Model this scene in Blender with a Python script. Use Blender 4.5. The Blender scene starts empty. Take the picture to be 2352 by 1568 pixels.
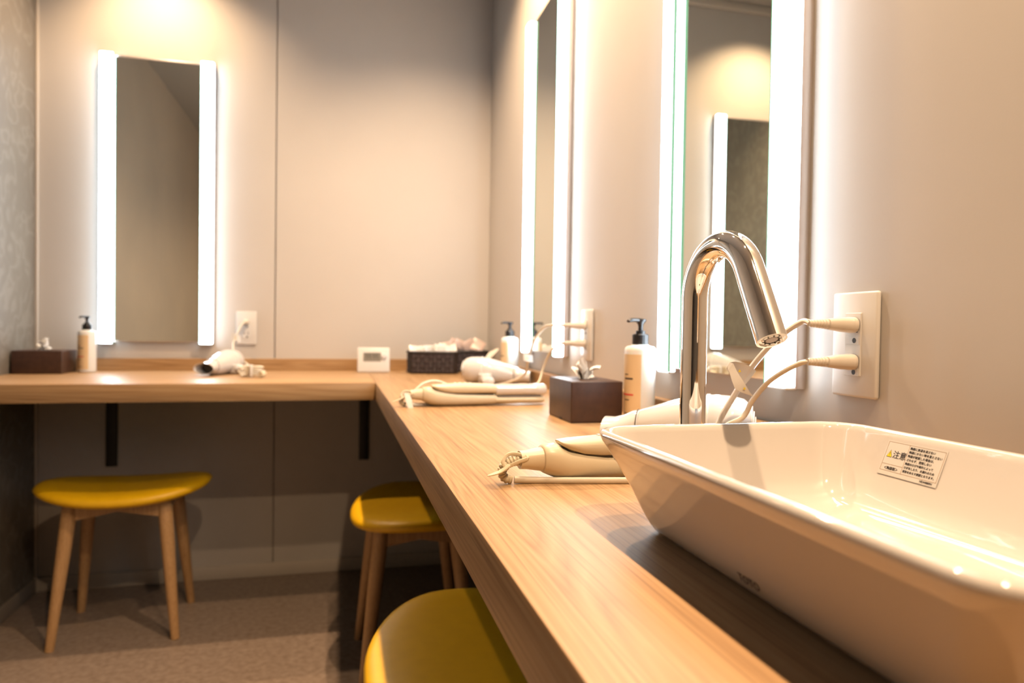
import bpy, bmesh, math, random
from mathutils import Vector, Matrix, noise
random.seed(7)
PI = math.pi
SC = bpy.context.scene
C = SC.collection

# ------------------------------------------------------------------ camera
FPX = 1586.31
YAW, PITCH, ROLL = 0.2497, -0.0185, 0.0150
CAM = Vector((0, 0, 0.9177))
_f = Vector((math.sin(YAW)*math.cos(PITCH), math.cos(YAW)*math.cos(PITCH), math.sin(PITCH)))
_r0 = Vector((math.cos(YAW), -math.sin(YAW), 0)); _u0 = _r0.cross(_f)
_r = _r0*math.cos(ROLL) + _u0*math.sin(ROLL)
_u = -_r0*math.sin(ROLL) + _u0*math.cos(ROLL)
cam = bpy.data.cameras.new('camera'); cam.sensor_width = 36; cam.lens = FPX/2352*36
cam.clip_start = 0.01; cam.clip_end = 50
cam.dof.use_dof = True; cam.dof.focus_distance = 0.68; cam.dof.aperture_fstop = 5.4
co = bpy.data.objects.new('camera', cam); C.objects.link(co)
co.matrix_world = Matrix(((_r.x, _u.x, -_f.x, CAM.x), (_r.y, _u.y, -_f.y, CAM.y), (_r.z, _u.z, -_f.z, CAM.z), (0, 0, 0, 1)))
SC.camera = co

def at(px, py, axis, val):
    """point seen at pixel px, py that has coordinate val along axis"""
    d = _f + _r*((px-1176)/FPX) + _u*((784-py)/FPX)
    return CAM + d*((val-CAM[axis])/d[axis])

# ------------------------------------------------------------------ world, view
w = bpy.data.worlds.new('world'); SC.world = w; w.use_nodes = True
w.node_tree.nodes['Background'].inputs[0].default_value = (0.9, 0.75, 0.6, 1)
w.node_tree.nodes['Background'].inputs[1].default_value = 0.02
SC.view_settings.view_transform = 'Standard'; SC.view_settings.look = 'None'
SC.view_settings.gamma = 1; SC.view_settings.use_curve_mapping = False
SC.view_settings.exposure = 0.0
SC.cycles.use_denoising = True
SC.cycles.max_bounces = 10; SC.cycles.diffuse_bounces = 1; SC.cycles.glossy_bounces = 6
SC.cycles.caustics_reflective = False; SC.cycles.caustics_refractive = False
SC.cycles.sample_clamp_indirect = 6

BAR = 16.0            # white light bars
WARM = (1.0, 0.69, 0.42)
def spot(x, y, z, power, size=122, blend=0.6, r=0.02, col=WARM):
    l = bpy.data.lights.new('downlight_lamp', 'SPOT'); l.energy = power; l.color = col
    l.spot_size = math.radians(size); l.spot_blend = blend; l.shadow_soft_size = r
    o = bpy.data.objects.new('downlight_lamp', l); C.objects.link(o); o.location = (x, y, z)
    return o

# room numbers (metres)
XW, YB, XL, YR, ZC, XF = 0.580, 2.656, -0.9815, -2.3, 2.315, -2.6     # right wall, back wall, left wall, rear wall, ceiling
X0, Y0, ZT, TH = 0.114, 2.050, 0.754, 0.050                 # counter edges, top, thickness

DOWNLIGHTS = [(0.32, -0.29, 100, 145), (0.32, 0.435, 56, 135), (0.32, 1.16, 66, 135), (0.32, 1.885, 98, 132),
              (-0.60, 2.420, 46, 122)]
for (x, y, p, a) in DOWNLIGHTS:
    spot(x, y, ZC-0.012, p, a, 0.8)

# ------------------------------------------------------------------ materials
def new_mat(name):
    m = bpy.data.materials.new(name); m.use_nodes = True
    nt = m.node_tree; return m, nt, nt.nodes['Principled BSDF']
def pm(name, col, rough=0.5, metal=0.0, coat=0.0, spec=0.5, trans=0.0, emis=None, es=0.0, sss=0.0):
    m, nt, b = new_mat(name)
    b.inputs['Base Color'].default_value = (*col, 1); b.inputs['Roughness'].default_value = rough
    b.inputs['Metallic'].default_value = metal; b.inputs['Coat Weight'].default_value = coat
    b.inputs['Coat Roughness'].default_value = 0.05
    b.inputs['Specular IOR Level'].default_value = spec; b.inputs['Transmission Weight'].default_value = trans
    if sss: b.inputs['Subsurface Weight'].default_value = sss; b.inputs['Subsurface Scale'].default_value = 0.01
    if emis: b.inputs['Emission Color'].default_value = (*emis, 1); b.inputs['Emission Strength'].default_value = es
    return m
def N(nt, t, **kw):
    n = nt.nodes.new(t)
    for k, v in kw.items():
        if k in n.inputs: n.inputs[k].default_value = v
        else: setattr(n, k, v)
    return n
def ramp(nt, stops):
    n = nt.nodes.new('ShaderNodeValToRGB'); cr = n.color_ramp
    while len(cr.elements) < len(stops): cr.elements.new(0.5)
    for e, (p, c) in zip(cr.elements, stops): e.position = p; e.color = (*c, 1)
    return n
def noisy(name, c1, c2, scale, rough=0.6, bump=0.0, bscale=None, detail=4, stretch=(1, 1, 1), coat=0, dist=0.0, spec=0.5):
    m, nt, b = new_mat(name); L = nt.links
    tc = N(nt, 'ShaderNodeTexCoord'); mp = N(nt, 'ShaderNodeMapping'); mp.inputs['Scale'].default_value = stretch
    L.new(tc.outputs['Object'], mp.inputs['Vector'])
    n = N(nt, 'ShaderNodeTexNoise', Scale=scale, Detail=detail, Distortion=dist); L.new(mp.outputs[0], n.inputs['Vector'])
    r = ramp(nt, [(0.35, c1), (0.65, c2)]); L.new(n.outputs['Fac'], r.inputs[0]); L.new(r.outputs[0], b.inputs['Base Color'])
    b.inputs['Roughness'].default_value = rough; b.inputs['Coat Weight'].default_value = coat
    b.inputs['Specular IOR Level'].default_value = spec
    if bump:
        n2 = N(nt, 'ShaderNodeTexNoise', Scale=bscale or scale, Detail=3); L.new(mp.outputs[0], n2.inputs['Vector'])
        bp = N(nt, 'ShaderNodeBump', Strength=bump, Distance=0.002); L.new(n2.outputs['Fac'], bp.inputs['Height']); L.new(bp.outputs[0], b.inputs['Normal'])
    return m
def wood(name, axis, light=(0.52, 0.325, 0.160), mid=(0.43, 0.250, 0.112), dark=(0.22, 0.110, 0.042), rough=0.40, sc=1.0, gl=0.5):
    """long grain along axis (0 x, 1 y, 2 z), in object space"""
    m, nt, b = new_mat(name); L = nt.links
    tc = N(nt, 'ShaderNodeTexCoord')
    s = [1.0*sc]*3; s[axis] = 0.05*sc
    mp = N(nt, 'ShaderNodeMapping'); mp.inputs['Scale'].default_value = s; L.new(tc.outputs['Object'], mp.inputs['Vector'])
    big = N(nt, 'ShaderNodeTexNoise', Scale=11.0, Detail=2.0, Distortion=0.5); L.new(mp.outputs[0], big.inputs['Vector'])
    mul = N(nt, 'ShaderNodeMath', operation='MULTIPLY'); L.new(big.outputs['Fac'], mul.inputs[0]); mul.inputs[1].default_value = 22.0
    fr = N(nt, 'ShaderNodeMath', operation='PINGPONG'); L.new(mul.outputs[0], fr.inputs[0]); fr.inputs[1].default_value = 0.5
    mul2 = N(nt, 'ShaderNodeMath', operation='MULTIPLY'); L.new(fr.outputs[0], mul2.inputs[0]); mul2.inputs[1].default_value = 2.0
    s2 = [1.0*sc]*3; s2[axis] = 0.02*sc
    mp2 = N(nt, 'ShaderNodeMapping'); mp2.inputs['Scale'].default_value = s2; L.new(tc.outputs['Object'], mp2.inputs['Vector'])
    fine = N(nt, 'ShaderNodeTexNoise', Scale=330.0, Detail=3.0); L.new(mp2.outputs[0], fine.inputs['Vector'])
    wide = N(nt, 'ShaderNodeTexNoise', Scale=26.0, Detail=3.0); L.new(mp2.outputs[0], wide.inputs['Vector'])
    mix = N(nt, 'ShaderNodeMix', data_type='FLOAT'); mix.inputs[0].default_value = 0.68
    L.new(mul2.outputs[0], mix.inputs[2]); L.new(fine.outputs['Fac'], mix.inputs[3])
    mix2 = N(nt, 'ShaderNodeMix', data_type='FLOAT'); mix2.inputs[0].default_value = 0.42
    L.new(mix.outputs[0], mix2.inputs[2]); L.new(wide.outputs['Fac'], mix2.inputs[3])
    r = ramp(nt, [(0.18, dark), (0.42, mid), (0.62, light)]); L.new(mix2.outputs[0], r.inputs[0])
    s3 = [1.0*sc]*3; s3[axis] = 0.010*sc
    mp3 = N(nt, 'ShaderNodeMapping'); mp3.inputs['Scale'].default_value = s3; L.new(tc.outputs['Object'], mp3.inputs['Vector'])
    pore = N(nt, 'ShaderNodeTexNoise', Scale=420.0, Detail=2.0); L.new(mp3.outputs[0], pore.inputs['Vector'])
    pr_ = ramp(nt, [(0.34, (0.52, 0.46, 0.42)), (0.47, (1, 1, 1))]); L.new(pore.outputs['Fac'], pr_.inputs[0])
    mm = N(nt, 'ShaderNodeMix', data_type='RGBA', blend_type='MULTIPLY'); mm.inputs[0].default_value = 0.55
    L.new(r.outputs[0], mm.inputs[6]); L.new(pr_.outputs[0], mm.inputs[7]); L.new(mm.outputs[2], b.inputs['Base Color'])
    b.inputs['Roughness'].default_value = rough; b.inputs['Specular IOR Level'].default_value = gl
    bp = N(nt, 'ShaderNodeBump', Strength=0.10, Distance=0.0004); L.new(fine.outputs['Fac'], bp.inputs['Height']); L.new(bp.outputs[0], b.inputs['Normal'])
    return m

M = {}
M['panel'] = noisy('wall panel paint', (0.61, 0.56, 0.505), (0.63, 0.58, 0.525), 3, rough=0.48, bump=0.02, bscale=400)
M['joint'] = pm('panel joint', (0.34, 0.29, 0.26), 0.6)
M['ceil'] = pm('ceiling paint', (0.42, 0.38, 0.33), 0.8)
M['trim'] = pm('trim paint', (0.62, 0.55, 0.47), 0.45)
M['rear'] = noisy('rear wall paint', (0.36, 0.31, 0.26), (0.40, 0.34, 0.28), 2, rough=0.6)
M['woodY'] = wood('counter wood along y', 1)
M['woodX'] = wood('counter wood along x', 0)
M['beech'] = wood('beech wood', 2, (0.60, 0.36, 0.17), (0.55, 0.32, 0.14), (0.48, 0.26, 0.10), rough=0.4, sc=2.2)
M['yellow'] = noisy('yellow vinyl', (0.88, 0.50, 0.004), (0.92, 0.53, 0.005), 40, rough=0.42, bump=0.05, bscale=900)
M['black'] = pm('black steel', (0.006, 0.006, 0.006), 0.5)
M['blackpl'] = pm('black plastic', (0.012, 0.012, 0.014), 0.28)
M['chrome'] = pm('chrome', (0.93, 0.92, 0.90), 0.035, metal=1.0)
M['alu'] = pm('brushed aluminium', (0.72, 0.66, 0.64), 0.35, metal=0.85)
M['mirror'] = pm('mirror glass', (0.84, 0.86, 0.80), 0.0, metal=1.0)
M['edge'] = pm('green glass edge', (0.36, 0.88, 0.74), 0.15, spec=0.6)
M['ceramic'] = pm('white ceramic', (0.67, 0.62, 0.575), 0.06, coat=0.6)
M['white'] = pm('white plastic', (0.78, 0.75, 0.71), 0.30, coat=0.1)
M['gloss'] = pm('glossy white plastic', (0.70, 0.67, 0.65), 0.10, coat=0.7)
M['cream'] = pm('cream plastic', (0.72, 0.62, 0.44), 0.33)
M['creamc'] = pm('cream cord', (0.78, 0.70, 0.56), 0.4)
M['plug'] = pm('ivory plug plastic', (0.80, 0.72, 0.62), 0.35)
M['whitec'] = pm('white cord', (0.78, 0.72, 0.64), 0.38)
M['slot'] = pm('dark slot', (0.03, 0.022, 0.015), 0.6)
M['brown'] = noisy('dark brown leatherette', (0.045, 0.020, 0.013), (0.062, 0.028, 0.018), 60, rough=0.40, bump=0.10, bscale=700)
M['tissue'] = pm('tissue paper', (0.92, 0.89, 0.85), 0.9)
M['wicker'] = noisy('black wicker', (0.010, 0.008, 0.008), (0.03, 0.022, 0.022), 90, rough=0.5)
M['wicker2'] = noisy('dark brown wicker', (0.035, 0.024, 0.024), (0.055, 0.038, 0.038), 90, rough=0.45)
M['packw'] = pm('white sachet film', (0.80, 0.76, 0.72), 0.3, coat=0.3)
M['packp'] = pm('pink sachet film', (0.68, 0.52, 0.46), 0.3, coat=0.3)
M['lcd'] = pm('lcd screen', (0.26, 0.24, 0.20), 0.25)
M['digit'] = pm('lcd digits', (0.06, 0.055, 0.045), 0.4)
M['bottle'] = pm('clear bottle plastic', (0.86, 0.86, 0.84), 0.22, coat=0.2, sss=0.2)
M['lotion'] = pm('cream bottle label', (0.84, 0.62, 0.36), 0.35)
M['print'] = pm('dark print', (0.05, 0.04, 0.04), 0.6)
M['redprint'] = pm('red print', (0.75, 0.10, 0.08), 0.5)
M['yprint'] = pm('yellow print', (0.88, 0.66, 0.01), 0.5)
M['sticker'] = pm('clear caution sticker', (0.67, 0.63, 0.58), 0.25)
M['line'] = pm('brown printed line', (0.36, 0.19, 0.08), 0.5)
M['rubber'] = pm('dark foot pad', (0.02, 0.017, 0.015), 0.7)
M['light'] = pm('light bar diffuser', (0.9, 0.9, 0.9), 0.3, emis=(0.80, 0.91, 1.0), es=BAR)
M['warmlens'] = pm('downlight lens', (0.9, 0.8, 0.6), 0.3, emis=WARM, es=12.0)

def wallpaper():
    m, nt, b = new_mat('feather textured wallpaper'); L = nt.links
    tc = N(nt, 'ShaderNodeTexCoord')
    n1 = N(nt, 'ShaderNodeTexNoise', Scale=7.0, Detail=2.0); L.new(tc.outputs['Object'], n1.inputs['Vector'])
    mp = N(nt, 'ShaderNodeMapping'); mp.inputs['Scale'].default_value = (1, 2.2, 0.8); L.new(tc.outputs['Object'], mp.inputs['Vector'])
    add = N(nt, 'ShaderNodeVectorMath', operation='ADD'); L.new(mp.outputs[0], add.inputs[0])
    sc_ = N(nt, 'ShaderNodeVectorMath', operation='SCALE'); L.new(n1.outputs['Color'], sc_.inputs[0]); sc_.inputs['Scale'].default_value = 0.55
    L.new(sc_.outputs[0], add.inputs[1])
    wv = N(nt, 'ShaderNodeTexWave', Scale=3.0, Distortion=6.0, Detail=3.0); wv.inputs['Detail Scale'].default_value = 2.5
    L.new(add.outputs[0], wv.inputs['Vector'])
    r = ramp(nt, [(0.0, (0.185, 0.160, 0.130)), (0.75, (0.200, 0.175, 0.143)), (1.0, (0.235, 0.208, 0.172))]); L.new(wv.outputs['Fac'], r.inputs[0])
    L.new(r.outputs[0], b.inputs['Base Color']); b.inputs['Roughness'].default_value = 0.42
    bp = N(nt, 'ShaderNodeBump', Strength=0.2, Distance=0.002); L.new(wv.outputs['Fac'], bp.inputs['Height']); L.new(bp.outputs[0], b.inputs['Normal'])
    return m
M['paper'] = wallpaper()
def carpet():
    m, nt, b = new_mat('woven vinyl floor'); L = nt.links
    tc = N(nt, 'ShaderNodeTexCoord')
    ch = N(nt, 'ShaderNodeTexChecker', Scale=260.0); L.new(tc.outputs['Object'], ch.inputs['Vector'])
    n = N(nt, 'ShaderNodeTexNoise', Scale=60.0, Detail=5.0); L.new(tc.outputs['Object'], n.inputs['Vector'])
    r = ramp(nt, [(0.3, (0.26, 0.19, 0.145)), (0.7, (0.39, 0.30, 0.24))]); L.new(n.outputs['Fac'], r.inputs[0])
    mx = N(nt, 'ShaderNodeMix', data_type='RGBA', blend_type='MULTIPLY'); mx.inputs[0].default_value = 0.35
    L.new(r.outputs[0], mx.inputs[6])
    r2 = ramp(nt, [(0, (0.55, 0.55, 0.55)), (1, (1, 1, 1))]); L.new(ch.outputs['Fac'], r2.inputs[0]); L.new(r2.outputs[0], mx.inputs[7])
    L.new(mx.outputs[2], b.inputs['Base Color']); b.inputs['Roughness'].default_value = 0.38; b.inputs['Specular IOR Level'].default_value = 0.45
    bp = N(nt, 'ShaderNodeBump', Strength=0.25, Distance=0.001); L.new(ch.outputs['Fac'], bp.inputs['Height']); L.new(bp.outputs[0], b.inputs['Normal'])
    return m
M['floor'] = carpet()

# ------------------------------------------------------------------ object helpers
def obj(name, bm, mat, parent=None, world=False, angle=35, loc=None):
    me = bpy.data.meshes.new(name)
    bmesh.ops.recalc_face_normals(bm, faces=bm.faces[:])
    if world and parent is not None: bm.transform(wm(parent).inverted())
    bm.to_mesh(me); bm.free()
    me.materials.append(M[mat] if isinstance(mat, str) else mat)
    for p in me.polygons: p.use_smooth = True
    me.set_sharp_from_angle(angle=math.radians(angle))
    o = bpy.data.objects.new(name, me); C.objects.link(o)
    if parent is not None: o.parent = parent
    if loc is not None: o.location = loc
    return o
def wm(o):
    m = Matrix.LocRotScale(o.location, o.rotation_euler, o.scale)
    return wm(o.parent) @ m if o.parent else m
def thing(name, label, cat, loc=(0, 0, 0), rotz=0, group=None):
    o = bpy.data.objects.new(name, None); C.objects.link(o); o.empty_display_size = 0.05
    o.location = loc; o.rotation_euler = (0, 0, rotz); return tag(o, label, cat, group)
def tag(o, label, cat, group=None):
    o['label'] = label; o['category'] = cat
    if group: o['group'] = group
    return o
def struct(name, bm, mat):
    o = obj(name, bm, mat); o['kind'] = 'structure'; return o
def dup(root, loc, rotz, label, group=None):
    def cp(o, par):
        c = o.copy(); C.objects.link(c); c.parent = par
        for ch in [q for q in bpy.data.objects if q.parent == o]: cp(ch, c)
        return c
    r = cp(root, None); r.location = loc; r.rotation_euler = (0, 0, rotz); r['label'] = label
    if group: r['group'] = group
    return r
def B(): return bmesh.new()
def box(bm, x0, x1, y0, y1, z0, z1, bev=0.0, seg=2, mtx=None):
    t = bmesh.new()
    v = [t.verts.new((x, y, z)) for x in (x0, x1) for y in (y0, y1) for z in (z0, z1)]
    for f in ((0, 1, 3, 2), (4, 6, 7, 5), (0, 4, 5, 1), (2, 3, 7, 6), (0, 2, 6, 4), (1, 5, 7, 3)): t.faces.new([v[i] for i in f])
    bmesh.ops.recalc_face_normals(t, faces=t.faces[:])
    if bev: bmesh.ops.bevel(t, geom=t.edges[:], offset=bev, segments=seg, profile=0.5, affect='EDGES')
    if mtx: t.transform(mtx)
    merge(bm, t); return bm
def merge(bm, t):
    me = bpy.data.meshes.new('tmp'); t.to_mesh(me); t.free(); bm.from_mesh(me); bpy.data.meshes.remove(me)
def loft(bm, rings, cap0=True, cap1=True, closed=True):
    vs = [[bm.verts.new(p) for p in r] for r in rings]
    n = len(rings[0])
    for a, b in zip(vs[:-1], vs[1:]):
        for i in range(n if closed else n-1):
            j = (i+1) % n; bm.faces.new((a[i], a[j], b[j], b[i]))
    if cap0: bm.faces.new(vs[0][::-1])
    if cap1: bm.faces.new(vs[-1])
    return bm
def circ(c, u, v, a, b=None, n=20, ex=2.0):
    b = a if b is None else b; out = []
    for i in range(n):
        t = 2*PI*i/n; cx, sx = math.cos(t), math.sin(t)
        out.append(Vector(c) + u*(a*math.copysign(abs(cx)**(2/ex), cx)) + v*(b*math.copysign(abs(sx)**(2/ex), sx)))
    return out
def smooth_path(pts, sub=6):
    pts = [Vector(p) for p in pts]; out = []
    for i in range(len(pts)-1):
        p0 = pts[max(i-1, 0)]; p1 = pts[i]; p2 = pts[i+1]; p3 = pts[min(i+2, len(pts)-1)]
        for k in range(sub):
            t = k/sub
            out.append(0.5*((2*p1)+(p2-p0)*t+(2*p0-5*p1+4*p2-p3)*t*t+(3*p1-p0-3*p2+p3)*t**3))
    out.append(pts[-1]); return out
def tube(bm, pts, r, n=14, up=None, ab=None, ex=2.0, cap=True):
    """sweep; r number or list; ab = (wide, thick) factors"""
    P = [Vector(p) for p in pts]; rings = []; u = None
    for i, p in enumerate(P):
        d = (P[min(i+1, len(P)-1)]-P[max(i-1, 0)]).normalized()
        if u is None:
            u = Vector(up) if up else (Vector((0, 0, 1)) if abs(d.z) < 0.9 else Vector((1, 0, 0)))
        elif up: u = Vector(up)
        u = (u - d*u.dot(d)).normalized(); v = d.cross(u)
        ri = r[i] if isinstance(r, (list, tuple)) else r
        a, b_ = ab if ab else (1, 1)
        rings.append(circ(p, v, u, ri*a, ri*b_, n, ex))
    return loft(bm, rings, cap, cap)
def lathe(bm, prof, n=32, c=(0, 0, 0), axis='z'):
    """prof list of (radius, height)"""
    ax = {'z': (Vector((1, 0, 0)), Vector((0, 1, 0)), Vector((0, 0, 1))), 'x': (Vector((0, 1, 0)), Vector((0, 0, 1)), Vector((1, 0, 0))),
          'y': (Vector((0, 0, 1)), Vector((1, 0, 0)), Vector((0, 1, 0)))}[axis]
    rings = [circ(Vector(c)+ax[2]*h, ax[0], ax[1], max(r, 1e-5), n=n) for r, h in prof]
    return loft(bm, rings)
def prism(bm, poly, d0, d1, plane='xz'):
    """extrude 2-D polygon; plane xz extrudes along y, yz along x, xy along z"""
    f = {'xz': lambda a, b, d: (a, d, b), 'yz': lambda a, b, d: (d, a, b), 'xy': lambda a, b, d: (a, b, d)}[plane]
    return loft(bm, [[Vector(f(a, b, d)) for a, b in poly] for d in (d0, d1)])
def rrect(hx, hy, r, n=6):
    out = []
    for cx, cy, a0 in ((hx-r, hy-r, 0), (-hx+r, hy-r, 90), (-hx+r, -hy+r, 180), (hx-r, -hy+r, 270)):
        for k in range(n+1):
            a = math.radians(a0+90*k/n); out.append((cx+r*math.cos(a), cy+r*math.sin(a)))
    return out
def text_bm(s, size, depth=0.00015, align='LEFT', spacing=1.0, shear=0.0):
    c = bpy.data.curves.new('lettering', 'FONT'); c.body = s; c.size = size; c.extrude = depth; c.align_x = align
    c.space_line = spacing; c.resolution_u = 3; c.shear = shear
    o = bpy.data.objects.new('lettering', c); C.objects.link(o)
    dg = bpy.context.evaluated_depsgraph_get(); dg.update()
    me = bpy.data.meshes.new_from_object(o.evaluated_get(dg)); bm = bmesh.new(); bm.from_mesh(me)
    bpy.data.objects.remove(o); bpy.data.curves.remove(c); bpy.data.meshes.remove(me)
    return bm

# ------------------------------------------------------------------ the room
struct('floor', box(B(), XF-0.1, XW+0.1, YR-0.1, YB+0.1, -0.05, 0), 'floor')
struct('ceiling', box(B(), XF-0.1, XW+0.1, YR-0.1, YB+0.1, ZC, ZC+0.06), 'ceil')
wb = struct('wall_back', box(B(), XL-0.1, XW+0.1, YB+0.008, YB+0.1, 0, ZC), 'joint')
SEAM = -0.2163
for a, b in ((XL, SEAM-0.0018), (SEAM+0.0018, XW)):
    obj('wall_panel', box(B(), a, b, YB, YB+0.008, 0.0, ZC, 0.0008, 1), 'panel', wb)
wr = struct('wall_right', box(B(), XW+0.008, XW+0.1, YR, YB+0.008, 0, ZC), 'joint')
for a, b in ((YR, -1.0), (-0.9964, -0.16), (-0.1564, YB)):
    obj('wall_panel', box(B(), XW, XW+0.008, a, b, 0.0, ZC, 0.0008, 1), 'panel', wr)
struct('wall_left', box(B(), XL-0.1, XL, 1.78, YB+0.008, 0, ZC), 'paper')
wl2 = struct('wall_left_near', box(B(), XL-0.1, XL-0.012, -0.6, 1.78, 0, ZC), 'joint')
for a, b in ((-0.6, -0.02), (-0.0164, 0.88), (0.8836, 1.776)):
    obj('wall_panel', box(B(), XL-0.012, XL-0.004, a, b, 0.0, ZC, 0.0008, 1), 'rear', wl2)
struct('wall_left_rear', box(B(), XF-0.1, XF, YR, YB+0.1, 0, ZC), 'rear')
struct('wall_back_left', box(B(), XF, XL-0.1, YB, YB+0.1, 0, ZC), 'rear')
struct('wall_rear', box(B(), XF-0.1, XW+0.1, YR-0.1, YR, 0, ZC), 'rear')
struct('trim_1', box(B(), XL-0.0005, XL+0.009, YB-0.012, YB-0.001, 0.0, ZC, 0.002), 'trim')
struct('trim_2', box(B(), XL+0.002, XW-0.002, YB-0.028, YB-0.0005, ZC-0.032, ZC, 0.003), 'trim')
struct('trim_3', box(B(), XW-0.028, XW-0.0005, YR, YB-0.03, ZC-0.032, ZC, 0.003), 'trim')
struct('baseboard_back', box(B(), XL+0.001, XW-0.001, YB-0.008, YB-0.0005, 0, 0.050, 0.002), 'trim')
struct('baseboard_right', box(B(), XW-0.008, XW-0.0005, YR, YB-0.01, 0, 0.050, 0.002), 'trim')
struct('baseboard_left', box(B(), XL+0.0005, XL+0.007, 1.78, YB-0.014, 0, 0.050, 0.002), 'rear')

# downlights in the ceiling
_dl = None
for i, (x, y, p, _a) in enumerate(DOWNLIGHTS):
    where = ['over the near end of the counter', 'above the washbasin', 'above the counter between the two right-hand mirrors',
             'above the mirror nearest the corner', 'above the mirror on the far wall'][i]
    lab = 'small round recessed warm ceiling downlight ' + where
    if _dl is None:
        _dl = thing('downlight', lab, 'ceiling light', (x, y, ZC))
        obj('trim_ring', lathe(B(), [(0.036, 0), (0.046, 0), (0.046, -0.003), (0.040, -0.005), (0.036, -0.003)], 28), 'white', _dl)
        obj('lens', lathe(B(), [(0.001, -0.0005), (0.0355, -0.0005), (0.0355, -0.0025), (0.001, -0.0025)], 28), 'warmlens', _dl)
    else: dup(_dl, (x, y, ZC), 0, lab)

# ------------------------------------------------------------------ counter
ct = thing('vanity_counter', 'L-shaped light oak counter running along the back and right walls', 'counter', (0.114, 2.05, 0.704))
obj('worktop', box(B(), X0, XW-0.0005, -1.6, YB-0.0005, ZT-TH, ZT, 0.0012, 2), 'woodY', ct, world=True)
obj('worktop', box(B(), XL+0.0005, X0-0.0003, Y0, YB-0.0005, ZT-TH, ZT-0.0001, 0.0012, 2), 'woodX', ct, world=True)
obj('backsplash', box(B(), XL+0.06, XW-0.021, YB-0.020, YB-0.0005, ZT, ZT+0.042, 0.001, 1), 'woodX', ct, world=True)
obj('backsplash', box(B(), XW-0.020, XW-0.0005, -1.6, YB-0.0005, ZT, ZT+0.042, 0.001, 1), 'woodY', ct, world=True)
for px0, zb in ((-0.7485, 0.420), (0.105, 0.416)):
    bm = B(); box(bm, px0-0.018, px0+0.018, YB-0.010, YB-0.0005, zb, ZT-TH, 0.002)
    box(bm, px0-0.018, px0+0.018, Y0+0.09, YB-0.004, ZT-TH-0.008, ZT-TH, 0.002)
    br = obj('support_bracket', bm, 'black', ct, world=True)
    for z in (zb+0.03, zb+0.12):
        obj('bracket_screw', lathe(B(), [(0.004, 0), (0.004, -0.002), (0.002, -0.003)], 12, (px0, YB-0.010, z), 'y'), 'black', br, world=True)

# ------------------------------------------------------------------ lighted mirrors (local: x along wall, y towards the wall, z up)
MW, MZ0, MZ1, MP = 0.361, 0.845, 1.838, 0.030
def make_mirror(loc, rz, label):
    t = thing('lighted_mirror', label, 'mirror', loc, rz, 'lighted mirrors on the walls')
    h = MW/2; H = MZ1-MZ0; bw = 0.043
    bm = B(); box(bm, -h+bw-0.006, h-bw+0.006, -0.012, 0, 0.008, 0.022, 0.001); box(bm, -h+bw-0.006, h-bw+0.006, -0.012, 0, H-0.016, H-0.004, 0.001)
    box(bm, -h+0.006, h-0.006, -0.010, 0, 0.020, H-0.014, 0)
    obj('frame', bm, 'alu', t)
    g = obj('glass', box(B(), -h+bw-0.001, h-bw+0.001, -0.0175, -0.0125, 0.010, H-0.012), 'mirror', t)
    bm = B()
    for s in (-1, 1): box(bm, s*(h-bw)-0.0006, s*(h-bw)+0.0016, -MP-0.0004, -MP+0.0048, 0.0030, H-0.0030)
    obj('glass_edge', bm, 'edge', t)
    for s in (-1, 1):
        x0, x1 = sorted((s*h, s*(h-bw)))
        hs = obj('light_bar', box(B(), x0+(0.0008 if s > 0 else -0.0022), x1+(0.0022 if s > 0 else -0.0008), -0.0155, 0, 0.001, H-0.001, 0.001), 'alu', t)
        obj('diffuser', box(B(), x0, x1, -MP, -0.0150, 0.0016, H-0.0016, 0.0045, 4), 'light', hs)
        bm = B()
        bm.free()
        for z0_ in (0, H-0.0030): obj('end_cap', box(B(), x0+0.0004, x1-0.0004, -MP+0.0025, -0.012, z0_, z0_+0.0030, 0.001, 2), 'white', hs)
    return t
m0 = make_mirror((-0.6045, YB, MZ0), 0, 'tall mirror with two glowing white side bars on the far wall')
dup(m0, (XW, 0.760+MW/2, MZ0), -PI/2, 'tall glowing-bar mirror on the right wall, nearest, behind the tap')
dup(m0, (XW, 1.683+MW/2, MZ0), -PI/2, 'narrow-looking glowing-bar mirror on the right wall nearest the corner')

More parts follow.
